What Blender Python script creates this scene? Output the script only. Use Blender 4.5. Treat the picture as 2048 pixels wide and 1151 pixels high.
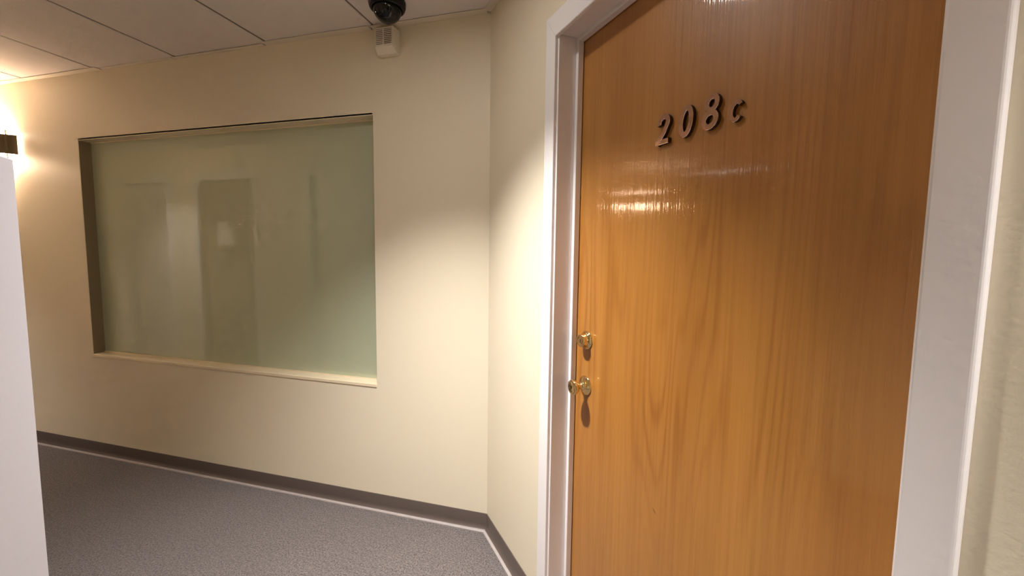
import bpy, bmesh, math, random
from mathutils import Vector, Matrix
random.seed(7)
sc = bpy.context.scene
for o in list(bpy.data.objects):
    bpy.data.objects.remove(o, do_unlink=True)
COL = sc.collection

# ------------------------------------------------------------------ camera
CAM_H = 1.3215
cd = bpy.data.cameras.new('camera')
cd.sensor_width = 36.0
cd.lens = 14.4824
cd.clip_start = 0.02
cam = bpy.data.objects.new('camera', cd)
COL.objects.link(cam)
R_ = Vector((0.96514, 0.26144, 0.01228)); U_ = Vector((-0.03356, 0.07708, 0.99646)); F_ = Vector((-0.25956, 0.96214, -0.08317))
m3 = Matrix((R_, U_, -F_)).transposed()
cam.matrix_world = Matrix.Translation((0, 0, CAM_H)) @ m3.to_4x4()
sc.camera = cam

# ------------------------------------------------------------------ world, exposure
w = bpy.data.worlds.new('world'); sc.world = w; w.use_nodes = True
w.node_tree.nodes['Background'].inputs[0].default_value = (0.9, 0.85, 0.8, 1)
w.node_tree.nodes['Background'].inputs[1].default_value = 0.02
sc.view_settings.view_transform = 'Standard'
try: sc.view_settings.look = 'None'
except Exception: pass
sc.view_settings.gamma = 1.0
sc.view_settings.use_curve_mapping = False
sc.view_settings.exposure = 1.75
try:
    sc.cycles.use_denoising = True
    sc.cycles.max_bounces = 7; sc.cycles.diffuse_bounces = 5; sc.cycles.glossy_bounces = 4
    sc.cycles.transmission_bounces = 2; sc.cycles.transparent_max_bounces = 6
    sc.cycles.use_adaptive_sampling = True; sc.cycles.adaptive_threshold = 0.05; sc.cycles.adaptive_min_samples = 16
    sc.cycles.caustics_reflective = False; sc.cycles.caustics_refractive = False
except Exception: pass

# lamp settings (the lamps themselves are built further down)
DOWN_POWER = 138.0
DOWN_COLOR = (1.0, 0.965, 0.94)
DOWN_LENS = 33.0
DOWN_SPOT = math.radians(97)
DOWN_BLEND = 1.0
SCONCE_STRENGTH = 38.0
SCONCE_COLOR = (1.0, 0.74, 0.53)

# ------------------------------------------------------------------ main dimensions (metres)
CEIL = 2.358
WY = 1.78                       # plane of the wall with the window
CX, CY = -0.58996, 1.78         # corner between window wall and door wall
DANG = math.atan2(-0.76513, 0.64388)
DV = Vector((0.64388, -0.76513, 0)); NV = Vector((0.76513, 0.64388, 0))
CO = Vector((CX, CY, 0))
def DW(s, dep, z=0): return CO + DV*s + NV*dep + Vector((0, 0, z))

# ------------------------------------------------------------------ material helpers
def new_mat(name):
    m = bpy.data.materials.new(name); m.use_nodes = True
    nt = m.node_tree
    return m, nt, nt.nodes['Principled BSDF']
def nd(nt, t, **kw):
    n = nt.nodes.new(t)
    for k, v in kw.items(): setattr(n, k, v)
    return n
def setin(n, **kw):
    for k, v in kw.items():
        n.inputs[k.replace('_', ' ')].default_value = v
def simple(name, col, rough=0.5, metal=0.0, bump=0.0, bscale=200.0, var=0.0, vscale=3.0, coat=0.0, spec=0.5):
    m, nt, b = new_mat(name)
    b.inputs['Roughness'].default_value = rough
    b.inputs['Metallic'].default_value = metal
    b.inputs['Specular IOR Level'].default_value = spec
    b.inputs['Coat Weight'].default_value = coat
    tc = nd(nt, 'ShaderNodeTexCoord')
    nz = nd(nt, 'ShaderNodeTexNoise'); nz.inputs['Scale'].default_value = vscale; nz.inputs['Detail'].default_value = 4
    nt.links.new(tc.outputs['Object'], nz.inputs['Vector'])
    mx = nd(nt, 'ShaderNodeMix', data_type='RGBA')
    mx.inputs[6].default_value = (*[c*(1-var) for c in col], 1)
    mx.inputs[7].default_value = (*[min(1, c*(1+var)) for c in col], 1)
    nt.links.new(nz.outputs['Fac'], mx.inputs[0])
    nt.links.new(mx.outputs[2], b.inputs['Base Color'])
    if bump > 0:
        n2 = nd(nt, 'ShaderNodeTexNoise'); n2.inputs['Scale'].default_value = bscale; n2.inputs['Detail'].default_value = 3
        nt.links.new(tc.outputs['Object'], n2.inputs['Vector'])
        bp = nd(nt, 'ShaderNodeBump'); bp.inputs['Strength'].default_value = bump; bp.inputs['Distance'].default_value = 0.002
        nt.links.new(n2.outputs['Fac'], bp.inputs['Height'])
        nt.links.new(bp.outputs['Normal'], b.inputs['Normal'])
    return m
MAT = {}
MAT['wall'] = simple('cream_wall_paint', (0.752, 0.676, 0.522), 0.48, bump=0.12, bscale=130, var=0.02, vscale=2.0)
MAT['reveal'] = simple('cream_window_paint', (0.76, 0.66, 0.48), 0.35, bump=0.06, bscale=160, var=0.02)
MAT['dark_liner'] = simple('dark_side_liner', (0.235, 0.185, 0.110), 0.45, var=0.05)  # side liners, darker than the head and sill
MAT['toe'] = simple('pale_vinyl_toe', (0.35, 0.31, 0.295), 0.45, var=0.15, vscale=25)  # toe strip, paler than the rest of the base
MAT['white'] = simple('white_trim_paint', (0.80, 0.765, 0.76), 0.33, bump=0.08, bscale=90, var=0.015)
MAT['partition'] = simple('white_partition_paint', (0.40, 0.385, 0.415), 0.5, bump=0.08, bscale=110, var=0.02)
MAT['tile'] = simple('ceiling_tile_board', (0.72, 0.655, 0.635), 0.85, bump=0.35, bscale=260, var=0.06, vscale=14)
MAT['tbar'] = simple('ceiling_grid_metal', (0.20, 0.155, 0.125), 0.45, var=0.1, vscale=8)
MAT['angle'] = simple('ceiling_wall_angle', (0.74, 0.66, 0.56), 0.4, var=0.04)
MAT['void'] = simple('ceiling_void', (0.05, 0.04, 0.035), 0.9)
MAT['cove'] = simple('vinyl_cove_base', (0.105, 0.080, 0.069), 0.36, bump=0.05, bscale=70, var=0.06, vscale=5)
MAT['brass'] = simple('polished_brass', (0.84, 0.645, 0.31), 0.10, metal=1.0, var=0.05, vscale=30)
MAT['darkbrass'] = simple('keyway_dark', (0.05, 0.035, 0.015), 0.4, metal=0.6)
MAT['copper'] = simple('aged_copper', (0.80, 0.53, 0.40), 0.09, metal=1.0, var=0.10, vscale=40)
MAT['side_shade'] = simple('shaded_copper_side', (0.055, 0.030, 0.020), 0.5, metal=0.5, var=0.1, vscale=40)  # numeral sides: their shade is put into the colour
MAT['black'] = simple('black_plastic', (0.006, 0.0055, 0.0055), 0.4, spec=0.25)
MAT['lens'] = simple('camera_lens_glass', (0.02, 0.018, 0.02), 0.05, coat=1.0)
MAT['modgrey'] = simple('camera_module_grey', (0.06, 0.052, 0.05), 0.4)
MAT['plastic'] = simple('ivory_plastic', (0.74, 0.67, 0.56), 0.42, var=0.02)
MAT['slot'] = simple('grille_shadow_plastic', (0.08, 0.06, 0.04), 0.7)
MAT['bronze'] = simple('bronze_metal', (0.115, 0.085, 0.050), 0.42, metal=0.55, var=0.1, vscale=20)
MAT['lint'] = simple('white_lint', (0.85, 0.83, 0.82), 0.9)
MAT['door_cool'] = simple('white_office_door', (0.72, 0.66, 0.60), 0.4, var=0.02)
MAT['canmetal'] = simple('satin_can_metal', (0.45, 0.43, 0.40), 0.4, metal=0.8)
MAT['paper'] = simple('notice_paper', (0.82, 0.80, 0.74), 0.8)

def wood_mat(name='veneer_door_wood', tint=(1, 1, 1), mark=True):
    m, nt, b = new_mat(name)
    tc = nd(nt, 'ShaderNodeTexCoord')
    def mapped(scale, loc=(0, 0, 0)):
        mp = nd(nt, 'ShaderNodeMapping'); mp.inputs['Scale'].default_value = scale; mp.inputs['Location'].default_value = loc
        nt.links.new(tc.outputs['Object'], mp.inputs['Vector']); return mp.outputs['Vector']
    def noise(vec, scale, detail=4, rough=0.55, dist=0.0):
        n = nd(nt, 'ShaderNodeTexNoise'); n.inputs['Scale'].default_value = scale
        n.inputs['Detail'].default_value = detail; n.inputs['Roughness'].default_value = rough; n.inputs['Distortion'].default_value = dist
        nt.links.new(vec, n.inputs['Vector']); return n.outputs['Fac']
    def math_(op, a, bb=None):
        n = nd(nt, 'ShaderNodeMath', operation=op)
        for i, v in enumerate((a, bb)):
            if v is None: continue
            if isinstance(v, (int, float)): n.inputs[i].default_value = v
            else: nt.links.new(v, n.inputs[i])
        return n.outputs[0]
    def ramp(fac, *stops):
        r = nd(nt, 'ShaderNodeValToRGB')
        els = r.color_ramp.elements
        while len(els) < len(stops): els.new(0.5)
        for e, (p, c) in zip(els, stops): e.position = p; e.color = (*c, 1) if len(c) == 3 else c
        nt.links.new(fac, r.inputs[0]); return r.outputs[0]
    broad = noise(mapped((7.0, 1, 0.55)), 1.0, 3)
    fine = noise(mapped((95.0, 1, 1.6)), 1.0, 5, 0.6)
    pores = noise(mapped((420.0, 1, 9.0)), 1.0, 2, 0.5)
    # cathedral figure: contour lines of a slow, tall noise field
    fig = noise(mapped((5.0, 1, 0.42), (1.7, 0, 0.35)), 1.0, 2, 0.4, 0.25)
    rings = math_('SINE', math_('MULTIPLY', fig, 120.0))
    rings = math_('MULTIPLY', math_('ADD', rings, 1.0), 0.5)
    ringsharp = math_('POWER', rings, 3.0)
    pm = ramp(noise(mapped((2.6, 1, 1.2), (5.1, 0, 2.2)), 1.0, 2), (0.40, (0.12, 0.12, 0.12)), (0.62, (0.8, 0.8, 0.8)))
    sz = nd(nt, 'ShaderNodeSeparateXYZ'); nt.links.new(tc.outputs['Object'], sz.inputs[0])
    pm = math_('MULTIPLY', pm, ramp(math_('MULTIPLY', sz.outputs[2], 0.5), (0.30, (0.35, 0.35, 0.35)), (0.45, (1, 1, 1)), (0.70, (1, 1, 1)), (0.84, (0.2, 0.2, 0.2))))
    base = ramp(broad, (0.25, (0.365*tint[0], 0.150*tint[1], 0.027*tint[2])), (0.75, (0.465*tint[0], 0.206*tint[1], 0.039*tint[2])))
    def mix(fac, a, col, typ='MULTIPLY'):
        n = nd(nt, 'ShaderNodeMix', data_type='RGBA', blend_type=typ)
        nt.links.new(fac, n.inputs[0]); nt.links.new(a, n.inputs[6])
        n.inputs[7].default_value = (*col, 1); return n.outputs[2]
    c1 = mix(ramp(fine, (0.42, (0, 0, 0)), (0.72, (0.55, 0.55, 0.55))), base, (0.78, 0.68, 0.52))
    c2 = mix(math_('MULTIPLY', math_('MULTIPLY', ringsharp, 0.6), pm), c1, (0.60, 0.44, 0.26))
    c3 = mix(ramp(pores, (0.60, (0, 0, 0)), (0.78, (0.30, 0.30, 0.30))), c2, (0.60, 0.46, 0.30))
    out = c3
    if mark:   # small diagonal gouge in the varnish
        sx = nd(nt, 'ShaderNodeSeparateXYZ'); nt.links.new(tc.outputs['Object'], sx.inputs[0])
        du = math_('SUBTRACT', sx.outputs[0], 0.972); dz = math_('SUBTRACT', sx.outputs[2], 0.6555)
        a = math.radians(-42)
        p = math_('ADD', math_('MULTIPLY', du, math.cos(a)), math_('MULTIPLY', dz, math.sin(a)))
        q = math_('ADD', math_('MULTIPLY', du, -math.sin(a)), math_('MULTIPLY', dz, math.cos(a)))
        dist = math_('ADD', math_('POWER', math_('MULTIPLY', p, 105.0), 2.0), math_('POWER', math_('MULTIPLY', q, 640.0), 2.0))
        msk = ramp(dist, (0.35, (0.85, 0.85, 0.85)), (1.0, (0, 0, 0)))
        out = mix(msk, c3, (0.16, 0.10, 0.05))
    nt.links.new(out, b.inputs['Base Color'])
    b.inputs['Roughness'].default_value = 0.42
    b.inputs['Specular IOR Level'].default_value = 0.35
    b.inputs['Coat Weight'].default_value = 0.9
    b.inputs['Coat Roughness'].default_value = 0.06
    streak = noise(mapped((175.0, 1, 2.4)), 1.0, 2, 0.5)
    h = math_('ADD', math_('ADD', math_('MULTIPLY', pores, 0.3), math_('MULTIPLY', fine, 1.1)), math_('MULTIPLY', streak, 1.0))
    bp = nd(nt, 'ShaderNodeBump'); bp.inputs['Strength'].default_value = 0.24; bp.inputs['Distance'].default_value = 0.0012
    nt.links.new(h, bp.inputs['Height']); nt.links.new(bp.outputs['Normal'], b.inputs['Normal'])
    nt.links.new(bp.outputs['Normal'], b.inputs['Coat Normal'])
    return m
MAT['wood'] = wood_mat()
MAT['wood_far'] = simple('olive_brown_office_door', (0.34, 0.27, 0.15), 0.4, var=0.06)

def carpet_mat():
    m, nt, b = new_mat('grey_loop_carpet')
    tc = nd(nt, 'ShaderNodeTexCoord')
    def noise(scale, detail, rough=0.6):
        n = nd(nt, 'ShaderNodeTexNoise'); n.inputs['Scale'].default_value = scale; n.inputs['Detail'].default_value = detail
        n.inputs['Roughness'].default_value = rough
        nt.links.new(tc.outputs['Object'], n.inputs['Vector']); return n.outputs['Fac']
    fib = noise(150, 5, 0.75); mid = noise(45, 3); big = noise(2.2, 3)
    vo = nd(nt, 'ShaderNodeTexVoronoi'); vo.inputs['Scale'].default_value = 260
    nt.links.new(tc.outputs['Object'], vo.inputs['Vector'])
    r = nd(nt, 'ShaderNodeValToRGB'); e = r.color_ramp.elements
    e[0].position = 0.36; e[0].color = (0.030, 0.024, 0.0225, 1)
    e[1].position = 0.66; e[1].color = (0.285, 0.243, 0.230, 1)
    nt.links.new(fib, r.inputs[0])
    mx = nd(nt, 'ShaderNodeMix', data_type='RGBA', blend_type='MULTIPLY'); mx.inputs[0].default_value = 0.5
    r2 = nd(nt, 'ShaderNodeValToRGB'); e = r2.color_ramp.elements
    e[0].position = 0.3; e[0].color = (0.72, 0.70, 0.69, 1); e[1].position = 0.7; e[1].color = (1.15, 1.12, 1.14, 1)
    nt.links.new(mid, r2.inputs[0])
    nt.links.new(r.outputs[0], mx.inputs[6]); nt.links.new(r2.outputs[0], mx.inputs[7])
    mx2 = nd(nt, 'ShaderNodeMix', data_type='RGBA', blend_type='MULTIPLY'); mx2.inputs[0].default_value = 0.3
    nt.links.new(mx.outputs[2], mx2.inputs[6]); nt.links.new(big, mx2.inputs[7])
    nt.links.new(mx2.outputs[2], b.inputs['Base Color'])
    b.inputs['Roughness'].default_value = 0.95
    b.inputs['Sheen Weight'].default_value = 0.25
    b.inputs['Specular IOR Level'].default_value = 0.2
    ad = nd(nt, 'ShaderNodeMath', operation='SUBTRACT')
    nt.links.new(fib, ad.inputs[0]); nt.links.new(vo.outputs['Distance'], ad.inputs[1])
    bp = nd(nt, 'ShaderNodeBump'); bp.inputs['Strength'].default_value = 0.7; bp.inputs['Distance'].default_value = 0.004
    nt.links.new(ad.outputs[0], bp.inputs['Height']); nt.links.new(bp.outputs['Normal'], b.inputs['Normal'])
    return m
MAT['carpet'] = carpet_mat()

def frosted_mat():
    m, nt, b = new_mat('green_frosted_glass')
    tc = nd(nt, 'ShaderNodeTexCoord')
    nz = nd(nt, 'ShaderNodeTexNoise'); nz.inputs['Scale'].default_value = 1.5; nz.inputs['Detail'].default_value = 2
    nt.links.new(tc.outputs['Object'], nz.inputs['Vector'])
    mx = nd(nt, 'ShaderNodeMix', data_type='RGBA')
    mx.inputs[6].default_value = (0.45, 0.485, 0.345, 1); mx.inputs[7].default_value = (0.46, 0.495, 0.355, 1)
    nt.links.new(nz.outputs['Fac'], mx.inputs[0]); nt.links.new(mx.outputs[2], b.inputs['Base Color'])
    b.inputs['Roughness'].default_value = 0.05
    b.inputs['IOR'].default_value = 1.52
    b.inputs['Specular IOR Level'].default_value = 0.9
    b.inputs['Coat Weight'].default_value = 0.35
    b.inputs['Coat Roughness'].default_value = 0.05
    return m
MAT['glass'] = frosted_mat()

def emit_mat(name, col, strength, base=(0.9, 0.88, 0.82)):
    m, nt, b = new_mat(name)
    b.inputs['Base Color'].default_value = (*base, 1)
    b.inputs['Emission Color'].default_value = (*col, 1)
    b.inputs['Emission Strength'].default_value = strength
    b.inputs['Roughness'].default_value = 0.3
    return m
MAT['diffuser'] = emit_mat('lit_sconce_glass', SCONCE_COLOR, SCONCE_STRENGTH)
MAT['diffuser_fill'] = emit_mat('fill_sconce_glass', (1.0, 0.84, 0.68), 8.0)  # glow of the added sconce behind the viewer
MAT['lamp_fill'] = emit_mat('fill_downlight_lens', DOWN_COLOR, 8.0)  # lens glow of the two added downlights
MAT['lamp'] = emit_mat('lit_downlight_lens', DOWN_COLOR, DOWN_LENS)

def dome_mat():
    m = bpy.data.materials.new('smoked_dome'); m.use_nodes = True
    nt = m.node_tree; nt.nodes.clear()
    out = nd(nt, 'ShaderNodeOutputMaterial')
    tr = nd(nt, 'ShaderNodeBsdfTransparent'); tr.inputs[0].default_value = (0.05, 0.045, 0.045, 1)
    gl = nd(nt, 'ShaderNodeBsdfGlossy'); gl.inputs['Roughness'].default_value = 0.03; gl.inputs[0].default_value = (0.9, 0.9, 0.9, 1)
    fr = nd(nt, 'ShaderNodeFresnel'); fr.inputs[0].default_value = 1.5
    mx = nd(nt, 'ShaderNodeMixShader')
    nt.links.new(fr.outputs[0], mx.inputs[0]); nt.links.new(tr.outputs[0], mx.inputs[1]); nt.links.new(gl.outputs[0], mx.inputs[2])
    nt.links.new(mx.outputs[0], out.inputs[0])
    return m
MAT['dome'] = dome_mat()

# ------------------------------------------------------------------ object helpers
def finish(name, bm, mat, parent=None, loc=None, rz=None, smooth=False, bevel=0.0, segs=2):
    me = bpy.data.meshes.new(name)
    bmesh.ops.recalc_face_normals(bm, faces=bm.faces)
    bm.to_mesh(me); bm.free()
    me.materials.append(MAT[mat] if isinstance(mat, str) else mat)
    if smooth:
        me.polygons.foreach_set('use_smooth', [True]*len(me.polygons))
    o = bpy.data.objects.new(name, me); COL.objects.link(o)
    if parent is not None: o.parent = parent
    if loc is not None: o.location = loc
    if rz is not None: o.rotation_euler = (0, 0, rz)
    if bevel > 0:
        md = o.modifiers.new('bevel', 'BEVEL'); md.width = bevel; md.segments = segs; md.limit_method = 'ANGLE'
        md.angle_limit = math.radians(40)
    return o
def empty(name, loc=(0, 0, 0), rz=0.0, parent=None):
    o = bpy.data.objects.new(name, None); COL.objects.link(o); o.location = loc; o.rotation_euler = (0, 0, rz)
    o.empty_display_size = 0.05
    if parent is not None: o.parent = parent
    return o
def tag(o, label=None, cat=None, group=None, kind=None):
    if label: o['label'] = label
    if cat: o['category'] = cat
    if group: o['group'] = group
    if kind: o['kind'] = kind
    return o
def box(bm, x0, x1, y0, y1, z0, z1):
    vs = [bm.verts.new(p) for p in ((x0, y0, z0), (x1, y0, z0), (x1, y1, z0), (x0, y1, z0), (x0, y0, z1), (x1, y0, z1), (x1, y1, z1), (x0, y1, z1))]
    for f in ((0, 3, 2, 1), (4, 5, 6, 7), (0, 1, 5, 4), (1, 2, 6, 5), (2, 3, 7, 6), (3, 0, 4, 7)):
        bm.faces.new([vs[i] for i in f])
def bx(*a):
    bm = bmesh.new(); box(bm, *a); return bm
def lathe(prof, origin, axis=(0, -1, 0), segs=40, cap=True):
    """prof: (radius, distance along axis)"""
    bm = bmesh.new(); ax = Vector(axis).normalized(); o = Vector(origin)
    e1 = ax.orthogonal().normalized(); e2 = ax.cross(e1)
    rings = []
    for r, t in prof:
        if r < 1e-6: rings.append([bm.verts.new(o+ax*t)])
        else: rings.append([bm.verts.new(o+ax*t+(e1*math.cos(2*math.pi*k/segs)+e2*math.sin(2*math.pi*k/segs))*r) for k in range(segs)])
    for a, b in zip(rings, rings[1:]):
        for k in range(segs):
            k2 = (k+1) % segs
            if len(a) == 1 and len(b) == 1: continue
            if len(a) == 1: bm.faces.new((a[0], b[k], b[k2]))
            elif len(b) == 1: bm.faces.new((a[k], a[k2], b[0]))
            else: bm.faces.new((a[k], a[k2], b[k2], b[k]))
    return bm
def tube(bm, p0, p1, r, segs=12):
    p0 = Vector(p0); p1 = Vector(p1); ax = (p1-p0).normalized(); e1 = ax.orthogonal().normalized(); e2 = ax.cross(e1)
    A = [bm.verts.new(p0+(e1*math.cos(2*math.pi*k/segs)+e2*math.sin(2*math.pi*k/segs))*r) for k in range(segs)]
    B = [bm.verts.new(p1+(e1*math.cos(2*math.pi*k/segs)+e2*math.sin(2*math.pi*k/segs))*r) for k in range(segs)]
    for k in range(segs): bm.faces.new((A[k], A[(k+1) % segs], B[(k+1) % segs], B[k]))
    bm.faces.new(A[::-1]); bm.faces.new(B)
def wall(name, p0, ang, length, thick, label, openings=(), z1=CEIL+0.02):
    """wall whose visible face starts at p0 and runs along ang; local +y is away from the room"""
    bm = bmesh.new()
    xs = sorted({0.0, length, *[v for o in openings for v in o[:2]]})
    for a, b in zip(xs, xs[1:]):
        op = [o for o in openings if o[0] <= a+1e-6 and o[1] >= b-1e-6]
        if not op: box(bm, a, b, 0, thick, 0, z1)
        else:
            _, _, lo, hi = op[0]
            if lo > 0.001: box(bm, a, b, 0, thick, 0, lo)
            box(bm, a, b, 0, thick, hi, z1)
    bmesh.ops.remove_doubles(bm, verts=bm.verts, dist=1e-5)
    # drop the faces that two neighbouring boxes share
    seen = {}
    for f in bm.faces: seen.setdefault(tuple(sorted(v.index for v in f.verts)), []).append(f)
    bm.verts.index_update()
    seen = {}
    for f in bm.faces: seen.setdefault(frozenset(v.index for v in f.verts), []).append(f)
    dead = [f for fs in seen.values() if len(fs) > 1 for f in fs]
    bmesh.ops.delete(bm, geom=dead, context='FACES')
    o = finish(name, bm, 'wall', None, p0, ang)
    return tag(o, label, 'wall', kind='structure')

# ------------------------------------------------------------------ room shell
# floor
bm = bmesh.new()
box(bm, -8.2, 2.9, -2.9, WY+0.15, -0.05, 0.0)
floor = tag(finish('floor', bm, 'carpet'), 'grey loop-pile carpet floor of the hallway', 'floor', kind='structure')
for x, y, a in ((-1.112, 1.245, 0.3), (-1.106, 1.214, 1.2), (-1.085, 1.218, 2.3), (-1.19, 1.225, 0.9)):
    b_ = bx(-0.006, 0.006, -0.0022, 0.0022, 0.0, 0.0025)
    finish('lint_fleck', b_, 'lint', floor, (x, y, 0.0005), a)

# window wall (face at y = WY). local x runs from the far left end to the corner
WX0 = -8.0
WIN = (-3.2117, -1.1776, 0.6536, 1.9749)
wall_back = wall('wall_back', (WX0, WY, 0), 0.0, CX-WX0+0.0, 0.14, 'cream painted wall with the frosted window and the sconce',
                 openings=((WIN[0]-WX0, WIN[1]-WX0, WIN[2], WIN[3]),))
# door wall: starts at the corner and comes towards the viewer
SL, SR = 0.586, 1.490            # jamb faces
HJ = 2.003                       # underside of head jamb
DLEN = 4.3
wall_right = wall('wall_right', (CX, CY, 0), DANG, DLEN, 0.14, 'cream painted angled wall that holds the wooden door',
                  openings=((SL-0.012, SR+0.012, 0.0, HJ+0.012),))
# opposite side of the corridor, seen mirrored in the frosted pane
OPW_Y = 0.30
OPX0, OPX1 = -8.0, -1.9
ODOORS = ((-5.55, -4.78), (-4.34, -3.62), (-2.94, -2.10))
wall_front = wall('wall_front', (OPX1, OPW_Y, 0), math.pi, OPX1-OPX0, 0.12, 'cream corridor wall opposite the frosted window',
                  openings=tuple((OPX1-b, OPX1-a, 0.0, 2.04) for a, b in ODOORS))
wall_end = wall('wall_end', (WX0, OPW_Y-0.12, 0), math.pi/2, WY-OPW_Y+0.26, 0.12, 'cream wall closing the far end of the corridor')
# lobby walls behind the viewer
ls = 3.6
pA = Vector((OPX1, OPW_Y, 0)); pB = pA + DV*ls; pC = DW(DLEN, 0)
wall_lobby = wall('wall_left', tuple(pB), DANG+math.pi, ls, 0.12, 'cream lobby wall facing the wooden door')
vv = pB-pC
wall_rear = wall('wall_rear', tuple(pC), math.atan2(vv.y, vv.x), vv.length, 0.12, 'cream lobby wall behind the viewer')

# ceiling: grid of tiles on a metal grid
ceiling = tag(finish('ceiling', bx(-8.2, 2.9, -2.9, WY+0.15, CEIL+0.20, CEIL+0.22), 'void'),
              'suspended ceiling of pale tiles in a metal grid', 'ceiling', kind='structure')
PIT = 0.6156; GX = -1.150; TL = 1.22
xs = [GX+PIT*k for k in range(-12, 7)]
ys = [WY-0.004-TL*k for k in range(0, 5)]
tile_mesh = None
pts_room = None
def inside_any(x0, x1, y0, y1):
    for x in (x0, (x0+x1)/2, x1):
        for y in (y0, (y0+y1)/2, y1):
            P = Vector((x, y, 0))-CO
            if P.dot(NV) > 0.12: continue
            if y > WY+0.02 or x < -8.05: continue
            if x < OPX1 and y < OPW_Y-0.1: continue
            Q = Vector((x, y, 0))-pA
            if x >= OPX1 and Q.dot(NV) < -0.1: continue
            return True
    return False
BW = 0.0055
LP_FILL = DW(2.18, -0.105)  # spot for an added lamp that brightens the casing's right edge
LAMPS = [(-0.70, 0.90), (-4.6, 0.80), (LP_FILL.x, LP_FILL.y)]
def holed_tile(cx, cy, lx, ly, r=0.069):
    b_ = bmesh.new(); hw, hl = PIT/2-BW-0.001, TL/2-BW-0.001
    O = [b_.verts.new((sx*hw, sy*hl, 0)) for sx, sy in ((-1, -1), (1, -1), (1, 1), (-1, 1))]
    I = [b_.verts.new((lx-cx+r*math.cos(2*math.pi*k/32), ly-cy+r*math.sin(2*math.pi*k/32), 0)) for k in range(32)]
    es = [b_.edges.new((L[k], L[(k+1) % len(L)])) for L in (O, I) for k in range(len(L))]
    bmesh.ops.triangle_fill(b_, use_beauty=True, edges=es)
    g = bmesh.ops.extrude_face_region(b_, geom=list(b_.faces))
    bmesh.ops.translate(b_, verts=[v for v in g['geom'] if isinstance(v, bmesh.types.BMVert)], vec=(0, 0, 0.014))
    return finish('ceiling_tile', b_, 'tile', ceiling)
for i in range(len(xs)-1):
    for j in range(len(ys)-1):
        x0, x1, y1, y0 = xs[i], xs[i+1], ys[j], ys[j+1]
        if not inside_any(x0, x1, y0, y1): continue
        hole = [(lx, ly) for lx, ly in LAMPS if x0 < lx < x1 and y0 < ly < y1]
        if hole:
            t = holed_tile((x0+x1)/2, (y0+y1)/2, *hole[0])
        elif tile_mesh is None:
            b_ = bmesh.new()
            hw, hl = PIT/2-BW-0.001, TL/2-BW-0.001
            box(b_, -hw, hw, -hl, hl, 0.0, 0.014)
            t = finish('ceiling_tile', b_, 'tile', ceiling, bevel=0.0025, segs=1); tile_mesh = t
        else:
            t = tile_mesh.copy(); COL.objects.link(t)
        dz = random.uniform(-0.0004, 0.0006)
        t.location = ((x0+x1)/2, (y0+y1)/2, CEIL+0.001+dz)
        t.rotation_euler = (random.uniform(-.0006, .0006), random.uniform(-.0006, .0006), 0)
for x in xs:
    b_ = bmesh.new(); box(b_, -BW, BW, -2.8, WY-0.002, CEIL+0.0035, CEIL+0.0055); box(b_, -0.001, 0.001, -2.8, WY-0.002, CEIL+0.0055, CEIL+0.03)
    finish('grid_runner', b_, 'tbar', ceiling, (x, 0, 0))
for y in ys[1:]:
    b_ = bmesh.new(); box(b_, -8.0, 2.8, -BW, BW, CEIL+0.003, CEIL+0.005); box(b_, -8.0, 2.8, -0.001, 0.001, CEIL+0.005, CEIL+0.03)
    finish('grid_cross_tee', b_, 'tbar', ceiling, (0, y, 0))
# wall angle strips, in short lengths with small lap joints as in the photo
def angle_strip(name, p0, ang, L, wd=0.032):
    b_ = bmesh.new()
    box(b_, 0, L, -wd, 0.0, -0.0012, 0.0); box(b_, 0, L, -0.0012, 0.0, 0.0, 0.02)
    return finish(name, b_, 'angle', ceiling, p0, ang)
cuts = [-8.0, -3.616, -2.96, -2.40, -1.784, -1.165, CX-0.004]
for k, (a, b) in enumerate(zip(cuts, cuts[1:])):
    angle_strip('wall_angle', (a, WY-0.0005, CEIL-0.0002-(0.0012 if k % 2 else 0.0)), 0.0, b-a-0.009, 0.036 if k not in (2, 3) else 0.022)
angle_strip('wall_angle', tuple(DW(0.006, -0.0005, CEIL-0.0004)), DANG, DLEN-0.02)

# cove base (vinyl), profile swept along the walls
def cove(name, p0, ang, L, label, m0=0.0, m1=0.0):
    prof = [(0.0, 0.0825), (0.0030, 0.0825), (0.0038, 0.080), (0.0040, 0.030), (0.0050, 0.020), (0.0085, 0.0115), (0.0140, 0.0065), (0.0215, 0.0042), (0.0235, 0.0030), (0.0240, 0.0), (0.0, 0.0)]
    b_ = bmesh.new(); n = len(prof)
    A = [b_.verts.new((0+m0*o, -o, z)) for o, z in prof]; B = [b_.verts.new((L-m1*o, -o, z)) for o, z in prof]
    for k in range(n-1): b_.faces.new((A[k], A[k+1], B[k+1], B[k]))
    b_.faces.new(A); b_.faces.new(B[::-1])
    o = finish(name, b_, 'cove', None, p0, ang)
    for p in o.data.polygons: p.use_smooth = len(p.vertices) == 4
    md = o.modifiers.new('split', 'EDGE_SPLIT'); md.split_angle = math.radians(50)
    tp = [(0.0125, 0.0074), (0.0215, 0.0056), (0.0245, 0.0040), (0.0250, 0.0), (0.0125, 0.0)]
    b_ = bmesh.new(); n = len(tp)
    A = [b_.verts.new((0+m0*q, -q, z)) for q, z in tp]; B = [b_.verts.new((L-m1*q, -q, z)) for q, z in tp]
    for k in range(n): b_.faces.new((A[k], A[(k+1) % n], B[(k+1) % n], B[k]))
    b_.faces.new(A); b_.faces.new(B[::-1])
    tag(finish('cove_toe', b_, 'toe', o), 'pale toe of the baseboard')
    return tag(o, label, 'baseboard', kind='structure')
half = math.tan(math.radians((180-130.0)/2))
CASE_L0 = 0.522
cove('baseboard_back', (WX0, WY, 0), 0.0, CX-WX0, 'brown vinyl baseboard along the window wall', 0, half)
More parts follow.
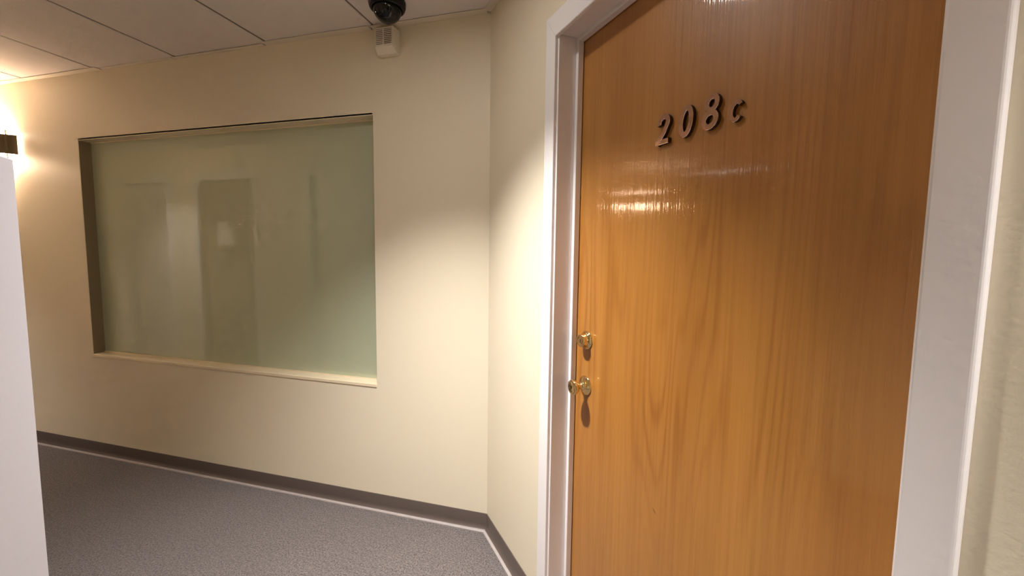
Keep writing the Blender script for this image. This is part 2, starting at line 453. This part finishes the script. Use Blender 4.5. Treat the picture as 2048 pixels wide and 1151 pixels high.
cove('baseboard_right', tuple(CO), DANG, CASE_L0, 'short brown vinyl baseboard between the corner and the door frame', half, 0)
cove('baseboard_far', tuple(DW(1.548, 0)), DANG, DLEN-1.548, 'brown vinyl baseboard right of the wooden door')

# ------------------------------------------------------------------ frosted window
win = empty('window_1', ((WIN[0]+WIN[1])/2, WY, WIN[2]))
tag(win, 'wide interior window with a green frosted pane set into the cream wall', 'window', kind='structure')
wx = (WIN[1]-WIN[0])/2; wz = WIN[3]-WIN[2]
GD = 0.0614
LT = 0.012
def liner(name, x0, x1, y0, y1, z0, z1, mt='reveal'): return finish(name, bx(x0, x1, y0, y1, z0, z1), mt, win, bevel=0.003 if mt == 'reveal' else 0.0008, segs=3)
liner('window_sill', -wx, wx, -0.004, 0.11, -0.012, 0.006)
liner('head_liner', -wx, wx, 0.0, 0.11, wz-0.004, wz+0.010)
liner('side_liner', -wx-0.010, -wx+0.002, 0.0015, 0.11, 0.006, wz-0.004, 'dark_liner')
liner('side_liner', wx-0.002, wx+0.010, 0.0015, 0.11, 0.006, wz-0.004, 'dark_liner')
finish('frosted_pane', bx(-wx+0.001, wx-0.001, GD, GD+0.010, 0.004, wz-0.003), 'glass', win)
finish('backing_board', bx(-wx-0.02, wx+0.02, 0.112, 0.13, -0.02, wz+0.02), 'reveal', win)
for z0 in (0.006, wz-0.010):      # thin glazing gasket lines at pane top and bottom
    finish('glazing_gasket', bx(-wx+0.002, wx-0.002, GD-0.004, GD, z0, z0+0.006), 'reveal', win)

# ------------------------------------------------------------------ door frame
fr = empty('trim_1', CO, DANG)
tag(fr, 'white painted door frame with flat casing around the wooden door', 'door frame', kind='structure')
CI_L, CO_L = 0.5795, CASE_L0
CI_R, CO_R = 1.489, 1.547
ZI, ZO = 1.996, 2.068
PR = 0.016
def extrude_poly(pts, y0, y1):
    bm = bmesh.new()
    A = [bm.verts.new((x, y0, z)) for x, z in pts]; B = [bm.verts.new((x, y1, z)) for x, z in pts]
    n = len(pts)
    bm.faces.new(A); bm.faces.new(B[::-1])
    for k in range(n): bm.faces.new((A[k], B[k], B[(k+1) % n], A[(k+1) % n]))
    return bm
finish('casing_leg', extrude_poly([(CO_L, 0.002), (CI_L, 0.002), (CI_L, ZI), (CO_L, ZO)], -PR, -0.0003), 'white', fr, bevel=0.003, segs=3)
finish('casing_leg', extrude_poly([(CI_R, 0.002), (CO_R, 0.002), (CO_R, ZO), (CI_R, ZI)], -PR, -0.0003), 'white', fr, bevel=0.005, segs=4)
finish('casing_head', extrude_poly([(CO_L, ZO), (CI_L, ZI), (CI_R, ZI), (CO_R, ZO)], -PR, -0.0003), 'white', fr, bevel=0.003, segs=3)
finish('jamb', bx(SL-0.012, SL-0.001, -0.004, 0.139, 0.002, HJ), 'white', fr, bevel=0.0015)
finish('jamb', bx(SR+0.001, SR+0.012, -0.004, 0.139, 0.002, HJ), 'white', fr, bevel=0.0015)
finish('head_jamb', bx(SL-0.012, SR+0.012, -0.004, 0.139, HJ, HJ+0.012), 'white', fr, bevel=0.0015)
ST0, ST1 = 0.0590, 0.0795
SW = 0.0125
finish('door_stop', bx(SL-0.001, SL+SW, ST0, ST1, 0.002, HJ), 'white', fr, bevel=0.0018, segs=3)
finish('door_stop', bx(SR-SW, SR+0.001, ST0, ST1, 0.002, HJ), 'white', fr, bevel=0.0018, segs=3)
finish('head_stop', bx(SL+SW, SR-SW, ST0, ST1, HJ-SW, HJ), 'white', fr, bevel=0.0018, segs=3)

# ------------------------------------------------------------------ wooden door with its fittings
door = empty('door_1', CO, DANG)
tag(door, 'glossy orange-brown wood veneer door numbered 208c with brass lock and knob', 'door', kind='structure')
DF = 0.082
finish('door_leaf', bx(SL+0.002, SR-0.002, DF, DF+0.044, 0.008, HJ-0.003), 'wood', door, bevel=0.0015)
# deadbolt
KS = 0.6535
db = empty('deadbolt', (KS, DF, 1.046), 0, door); tag(db, 'polished brass deadbolt cylinder')
finish('rose', lathe([(0, 0), (0.0300, 0), (0.0300, 0.0030), (0.0285, 0.0048), (0.0258, 0.0062), (0.0240, 0.0080), (0.0225, 0.0120)], (0, 0, 0), segs=56), 'brass', db, smooth=True)
finish('guard_collar', lathe([(0.0225, 0.0110), (0.0212, 0.0160), (0.0206, 0.0205), (0.0214, 0.0235), (0.0208, 0.0258), (0.0180, 0.0268), (0.0135, 0.0258), (0.0120, 0.0250)], (0, 0, 0), segs=56), 'brass', db, smooth=True)
finish('key_cylinder', lathe([(0.0125, 0.0240), (0.0122, 0.0252), (0.0100, 0.0256), (0, 0.0256)], (0, 0, 0), segs=40), 'brass', db, smooth=False)
finish('keyway', bx(-0.0016, 0.0016, -0.0259, -0.0250, -0.0065, 0.0050), 'darkbrass', db)
# knob
kb = empty('door_knob', (KS, DF, 0.896), 0, door); tag(kb, 'polished brass round door knob on a stepped rose')
finish('rose', lathe([(0, 0), (0.0315, 0), (0.0315, 0.0025), (0.0295, 0.0050), (0.0260, 0.0060), (0.0240, 0.0085), (0.0190, 0.0105), (0.0150, 0.0120), (0.0135, 0.0160), (0.0120, 0.0170)], (0, 0, 0), segs=56), 'brass', kb, smooth=True)
finish('neck', lathe([(0.0120, 0.0150), (0.0125, 0.0190), (0.0098, 0.0205), (0.0092, 0.0260), (0.0105, 0.0300)], (0, 0, 0), segs=40), 'brass', kb, smooth=True)
finish('knob_head', lathe([(0.0100, 0.0290), (0.0140, 0.0320), (0.0195, 0.0375), (0.0232, 0.0430), (0.0245, 0.0480), (0.0243, 0.0515), (0.0225, 0.0545), (0.0190, 0.0560), (0.0150, 0.0550), (0.0115, 0.0540), (0.0, 0.0537)], (0, 0, 0), segs=56), 'brass', kb, smooth=True)
finish('knob_keyway', bx(-0.0013, 0.0013, -0.0545, -0.0532, -0.0045, 0.0045), 'darkbrass', kb)

# numerals -----------------------------------------------------------------
def stroke(bm, pts, width, height, closed=False, y_front=0.0, ch=0.0010):
    """flat bar swept along 2-D points (x, z); back at y=0, front at y=-height, with chamfered front edges"""
    n = len(pts); P = [Vector(p) for p in pts]; rings = []
    wd = width if isinstance(width, (list, tuple)) else [width]*n
    for k in range(n):
        if closed: a, b = P[k-1], P[(k+1) % n]; t1 = (P[k]-a).normalized(); t2 = (b-P[k]).normalized()
        else:
            t1 = (P[k]-P[k-1]).normalized() if k > 0 else (P[1]-P[0]).normalized()
            t2 = (P[k+1]-P[k]).normalized() if k < n-1 else t1
        t = (t1+t2).normalized(); nn = Vector((-t.y, t.x)); c = max(0.45, t.dot(t1))
        h = wd[k]/2/c; hi = (wd[k]/2-ch)/c
        prof = [(-h, 0.0), (-h, height-ch), (-hi, height), (hi, height), (h, height-ch), (h, 0.0)]
        rings.append([bm.verts.new((P[k].x+nn.x*o, -y, P[k].y+nn.y*o)) for o, y in prof])
    m = len(rings[0])
    for k in range(n if closed else n-1):
        A, B = rings[k], rings[(k+1) % n]
        for j in range(m): bm.faces.new((A[j], A[(j+1) % m], B[(j+1) % m], B[j]))
    if not closed: bm.faces.new(rings[0][::-1]); bm.faces.new(rings[-1])
SH = 0.10
def sheared(pts): return [(x+SH*z, z) for x, z in pts]
def arc(cx, cz, rx, rz, a0, a1, n): return [(cx+rx*math.cos(math.radians(a0+(a1-a0)*k/n)), cz+rz*math.sin(math.radians(a0+(a1-a0)*k/n))) for k in range(n+1)]
NH = 0.0715; SWD = 0.0126; NT = 0.0105
def glyph(name, label, s, build):
    b_ = bmesh.new(); build(b_)
    o = finish(name, b_, 'copper', door, (s, DF-0.0003, 1.5925))
    o.data.materials.append(MAT['side_shade'])
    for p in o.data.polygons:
        if abs(p.normal.y) < 0.3: p.material_index = 1      # shade on the side faces, painted in as a dark colour
    tag(o, label); return o
def g2(b_):
    w_ = 0.040; hw = SWD/2
    pts = arc(w_/2, NH*0.715, w_/2-hw, NH*0.285-hw, 200, -38, 22)
    pts += [(w_*0.62, NH*0.40), (w_*0.40, NH*0.245), (w_*0.22, NH*0.12)]
    stroke(b_, sheared(pts), SWD, NT)
    stroke(b_, sheared([(w_*0.46, NH*0.275), (w_*0.26, NH*0.145), (w_*0.10, NH*0.02)]), SWD*0.95, NT-0.0001)
    stroke(b_, sheared([(0.0, hw), (w_*1.04, hw)]), SWD, NT-0.0002)
def g0(b_):
    w_ = 0.041; hw = SWD/2
    stroke(b_, sheared(arc(w_/2, NH/2, w_/2-hw, NH/2-hw, 0, 360, 40)[:-1]), SWD, NT, True)
def g8(b_):
    w_ = 0.043; hw = SWD/2
    stroke(b_, sheared(arc(w_/2, NH*0.295, w_/2-hw, NH*0.295-hw, 0, 360, 36)[:-1]), SWD, NT, True)
    stroke(b_, sheared(arc(w_/2+0.0005, NH*0.765, w_/2-hw-0.0025, NH*0.235-hw+0.003, 0, 360, 36)[:-1]), SWD*0.92, NT-0.0002, True)
def gc(b_):
    w_ = 0.030; h_ = 0.0430; sw = 0.0085; hw = sw/2
    stroke(b_, sheared(arc(w_/2+0.001, h_/2, w_/2-hw, h_/2-hw, 38, 322, 30)), sw, NT*0.9, False, ch=0.0008)
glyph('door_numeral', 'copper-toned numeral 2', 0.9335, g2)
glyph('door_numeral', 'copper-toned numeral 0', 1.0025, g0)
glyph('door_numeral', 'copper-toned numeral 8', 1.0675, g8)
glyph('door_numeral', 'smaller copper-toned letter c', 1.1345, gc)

# ------------------------------------------------------------------ white half-height partition at the left
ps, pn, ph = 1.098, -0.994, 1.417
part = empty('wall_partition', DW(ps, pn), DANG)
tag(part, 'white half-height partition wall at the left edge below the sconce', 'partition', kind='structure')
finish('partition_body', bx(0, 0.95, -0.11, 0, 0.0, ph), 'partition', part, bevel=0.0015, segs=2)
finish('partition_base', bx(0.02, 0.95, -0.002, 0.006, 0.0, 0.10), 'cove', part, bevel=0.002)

# ------------------------------------------------------------------ wall sconces
def sconce(loc, rz, label, glow='diffuser'):
    """loc: centre on the wall, local +y into the wall; curved bronze band before a taller glass"""
    t = empty('wall_sconce', loc, rz); tag(t, label, 'wall lamp', 'bronze band wall sconces')
    hwid, depth = 0.26, 0.115
    def arc_sheet(hw, dp, z0, z1, th, a0=0.0, a1=180.0, n=36):
        b_ = bmesh.new(); rows = []
        for k in range(n+1):
            a = math.radians(a0+(a1-a0)*k/n); c, s_ = math.cos(a), math.sin(a)
            q = [(hw*c, -dp*s_, z0), (hw*c, -dp*s_, z1), ((hw-th)*c, -(dp-th)*s_, z1), ((hw-th)*c, -(dp-th)*s_, z0)]
            rows.append([b_.verts.new(v) for v in q])
        for A, B in zip(rows, rows[1:]):
            for j in range(4): b_.faces.new((A[j], A[(j+1) % 4], B[(j+1) % 4], B[j]))
        b_.faces.new(rows[0]); b_.faces.new(rows[-1][::-1]); return b_
    finish('back_plate', bx(-0.13, 0.13, -0.012, -0.001, -0.045, 0.045), 'bronze', t, bevel=0.003)
    o = finish('band_shade', arc_sheet(hwid, depth, -0.061, 0.058, 0.003, 4, 176), 'bronze', t)
    o = finish('glass_diffuser', arc_sheet(0.205, 0.075, -0.088, 0.086, 0.004, 6, 174), glow, t)
    for sx in (-1, 1):
        for z in (-0.088, 0.086):
            b_ = bmesh.new(); up = 1 if z > 0 else -1
            tube(b_, (sx*0.200, -0.030, z-up*0.04), (sx*0.200, -0.030, z+up*0.006), 0.0035)
            tube(b_, (sx*0.200, -0.030, z-up*0.012), (sx*0.238, -0.030, z-up*0.012), 0.0025)
            tube(b_, (sx*0.200, -0.030, z-up*0.030), (sx*0.238, -0.030, z-up*0.030), 0.0025)
            finish('glass_clip', b_, 'bronze', t)
        b_ = bmesh.new(); tube(b_, (sx*0.11, -0.010, 0.0), (sx*0.11, -0.098, 0.0), 0.004)
        finish('support_arm', b_, 'bronze', t)
    return t
sconce((-4.012, WY, 1.972), 0.0, 'bronze band sconce glowing on the window wall at the left edge')

vn = vv.normalized(); pS = pC + vn*0.42
sconce((pS.x, pS.y, 1.972), math.atan2(vv.y, vv.x), 'added fill sconce on the lobby wall behind the viewer', 'diffuser_fill')  # added out of view for fill light on walls and casing edge

# ------------------------------------------------------------------ recessed downlights
def downlight(x, y, label, power=DOWN_POWER, lens='lamp'):
    t = empty('recessed_downlight', (x, y, CEIL)); tag(t, label, 'ceiling light', 'recessed ceiling downlights')
    finish('trim_ring', lathe([(0.066, -0.010), (0.066, 0.002), (0.082, 0.0045), (0.090, 0.002), (0.090, 0.0)], (0, 0, 0), (0, 0, -1), 40), 'white', t, smooth=True)
    finish('reflector_can', lathe([(0.066, -0.004), (0.058, -0.100), (0.0, -0.101)], (0, 0, 0), (0, 0, -1), 40), 'canmetal', t, smooth=True)
    finish('lamp_lens', lathe([(0.065, 0.0005), (0.040, 0.0020), (0.0, 0.0025)], (0, 0, 0), (0, 0, -1), 36), lens, t, smooth=True)
    ld = bpy.data.lights.new('downlight_beam', 'SPOT'); ld.energy = power; ld.color = DOWN_COLOR
    ld.spot_size = DOWN_SPOT; ld.spot_blend = DOWN_BLEND; ld.shadow_soft_size = 0.045
    lo = bpy.data.objects.new('downlight_beam', ld); COL.objects.link(lo); lo.parent = t; lo.location = (0, 0, -0.012)
    return t
downlight(-0.70, 0.90, 'recessed ceiling downlight in front of the wooden door')
downlight(-4.6, 0.80, 'added fill downlight far along the corridor', 50.0, 'lamp_fill')  # added out of view to light what the pane and numerals reflect
downlight(LP_FILL.x, LP_FILL.y, 'added fill downlight close to the wall right of the door frame', 70.0, 'lamp_fill')  # added out of view to brighten the right casing edge

# ------------------------------------------------------------------ dome camera
dc = empty('dome_camera', (-0.983, 1.600, CEIL)); tag(dc, 'black smoked dome security camera on the ceiling', 'camera')
finish('housing', lathe([(0.0, 0.0), (0.073, 0.0), (0.0755, 0.004), (0.0750, 0.018), (0.0715, 0.030), (0.0655, 0.0355), (0.0600, 0.0355), (0.0590, 0.030), (0.0, 0.029)], (0, 0, 0), (0, 0, -1), 48), 'black', dc, smooth=True)
prof = [(0.0585*math.cos(math.radians(a)), 0.0300+0.0560*math.sin(math.radians(a))) for a in range(0, 91, 6)]
prof[-1] = (0.0, 0.0860)
finish('smoked_dome', lathe(prof, (0, 0, 0), (0, 0, -1), 48), 'dome', dc, smooth=True)
mod = finish('lens_module', lathe([(0.0, 0.026), (0.030, 0.026), (0.036, 0.036), (0.037, 0.050), (0.032, 0.064), (0.020, 0.073), (0.0, 0.076)], (0.0, 0, 0), (0, 0, -1), 32), 'black', dc, smooth=True)
ax = Vector((0.35, -0.75, -0.55)).normalized()
finish('lens_barrel', lathe([(0.016, 0.0), (0.016, 0.040), (0.013, 0.043), (0.011, 0.041), (0.0, 0.0415)], (0, 0, -0.045), ax, 28), 'lens', mod, smooth=True)
for sx in (-1, 1):
    finish('gimbal_cheek', bx(sx*0.043-0.003, sx*0.043+0.003, -0.020, 0.020, -0.056, -0.028), 'modgrey', dc, bevel=0.003)

# ------------------------------------------------------------------ louvred sounder box
sb = empty('sounder_box', (-1.080, WY, 2.225)); tag(sb, 'ivory louvred sounder box high on the wall under the dome camera', 'alarm box')
b_ = bmesh.new()
pr = [(0.0, 0.0), (-0.028, 0.0), (-0.050, 0.020), (-0.052, 0.024), (-0.052, 0.106), (-0.048, 0.110), (0.0, 0.110)]
hw = 0.0500
A = [b_.verts.new((-hw+(0.003 if y < -0.03 else 0), y, z)) for y, z in pr]; B = [b_.verts.new((hw-(0.006 if y < -0.03 else 0), y, z)) for y, z in pr]
for k in range(len(pr)):
    k2 = (k+1) % len(pr); b_.faces.new((A[k], A[k2], B[k2], B[k]))
b_.faces.new(A); b_.faces.new(B[::-1])
body = finish('box_body', b_, 'plastic', sb, bevel=0.002, segs=3)
finish('grille_recess', bx(-0.041, 0.036, -0.0524, -0.0515, 0.030, 0.100), 'slot', sb)
for k in range(9):
    z = 0.0295+k*0.00785
    finish('louvre_slat', bx(-0.042, 0.037, -0.0560, -0.0521, z, z+0.0044), 'plastic', sb, bevel=0.0008, segs=1)
finish('louvre_divider', bx(-0.0045, 0.0005, -0.0558, -0.0521, 0.028, 0.101), 'plastic', sb)

# ------------------------------------------------------------------ doors across the corridor (mirrored in the pane)
names = [('door_cool', 'white office door across the corridor, farthest along'),
         ('wood_far', 'wood veneer office door across the corridor with a paper notice'),
         ('door_cool', 'white office door across the corridor nearest the lobby')]
for i, ((a, b), (mt, lab)) in enumerate(zip(ODOORS, names)):
    e = empty('door_%d' % (i+2), ((a+b)/2, OPW_Y, 0), math.pi); tag(e, lab, 'door', kind='structure')
    h = (b-a)/2
    finish('door_leaf', bx(-h+0.004, h-0.004, 0.05, 0.09, 0.008, 2.036), mt, e)
    for sx in (-1, 1):
        finish('casing_leg', bx(min(sx*h, sx*(h+0.06)), max(sx*h, sx*(h+0.06)), -0.016, -0.0003, 0.002, 2.10), 'white', e, bevel=0.002)
    finish('casing_head', bx(-h, h, -0.016, -0.0003, 2.04, 2.10), 'white', e, bevel=0.002)
    finish('door_knob', lathe([(0.03, 0), (0.028, 0.006), (0.011, 0.012), (0.011, 0.03), (0.024, 0.042), (0.024, 0.05), (0.0, 0.054)], (-h+0.07, 0.05, 0.93), segs=24), 'brass', e, smooth=True)
    if i == 1: finish('paper_notice', bx(-0.02, 0.19, 0.048, 0.0495, 1.38, 1.62), 'paper', e)
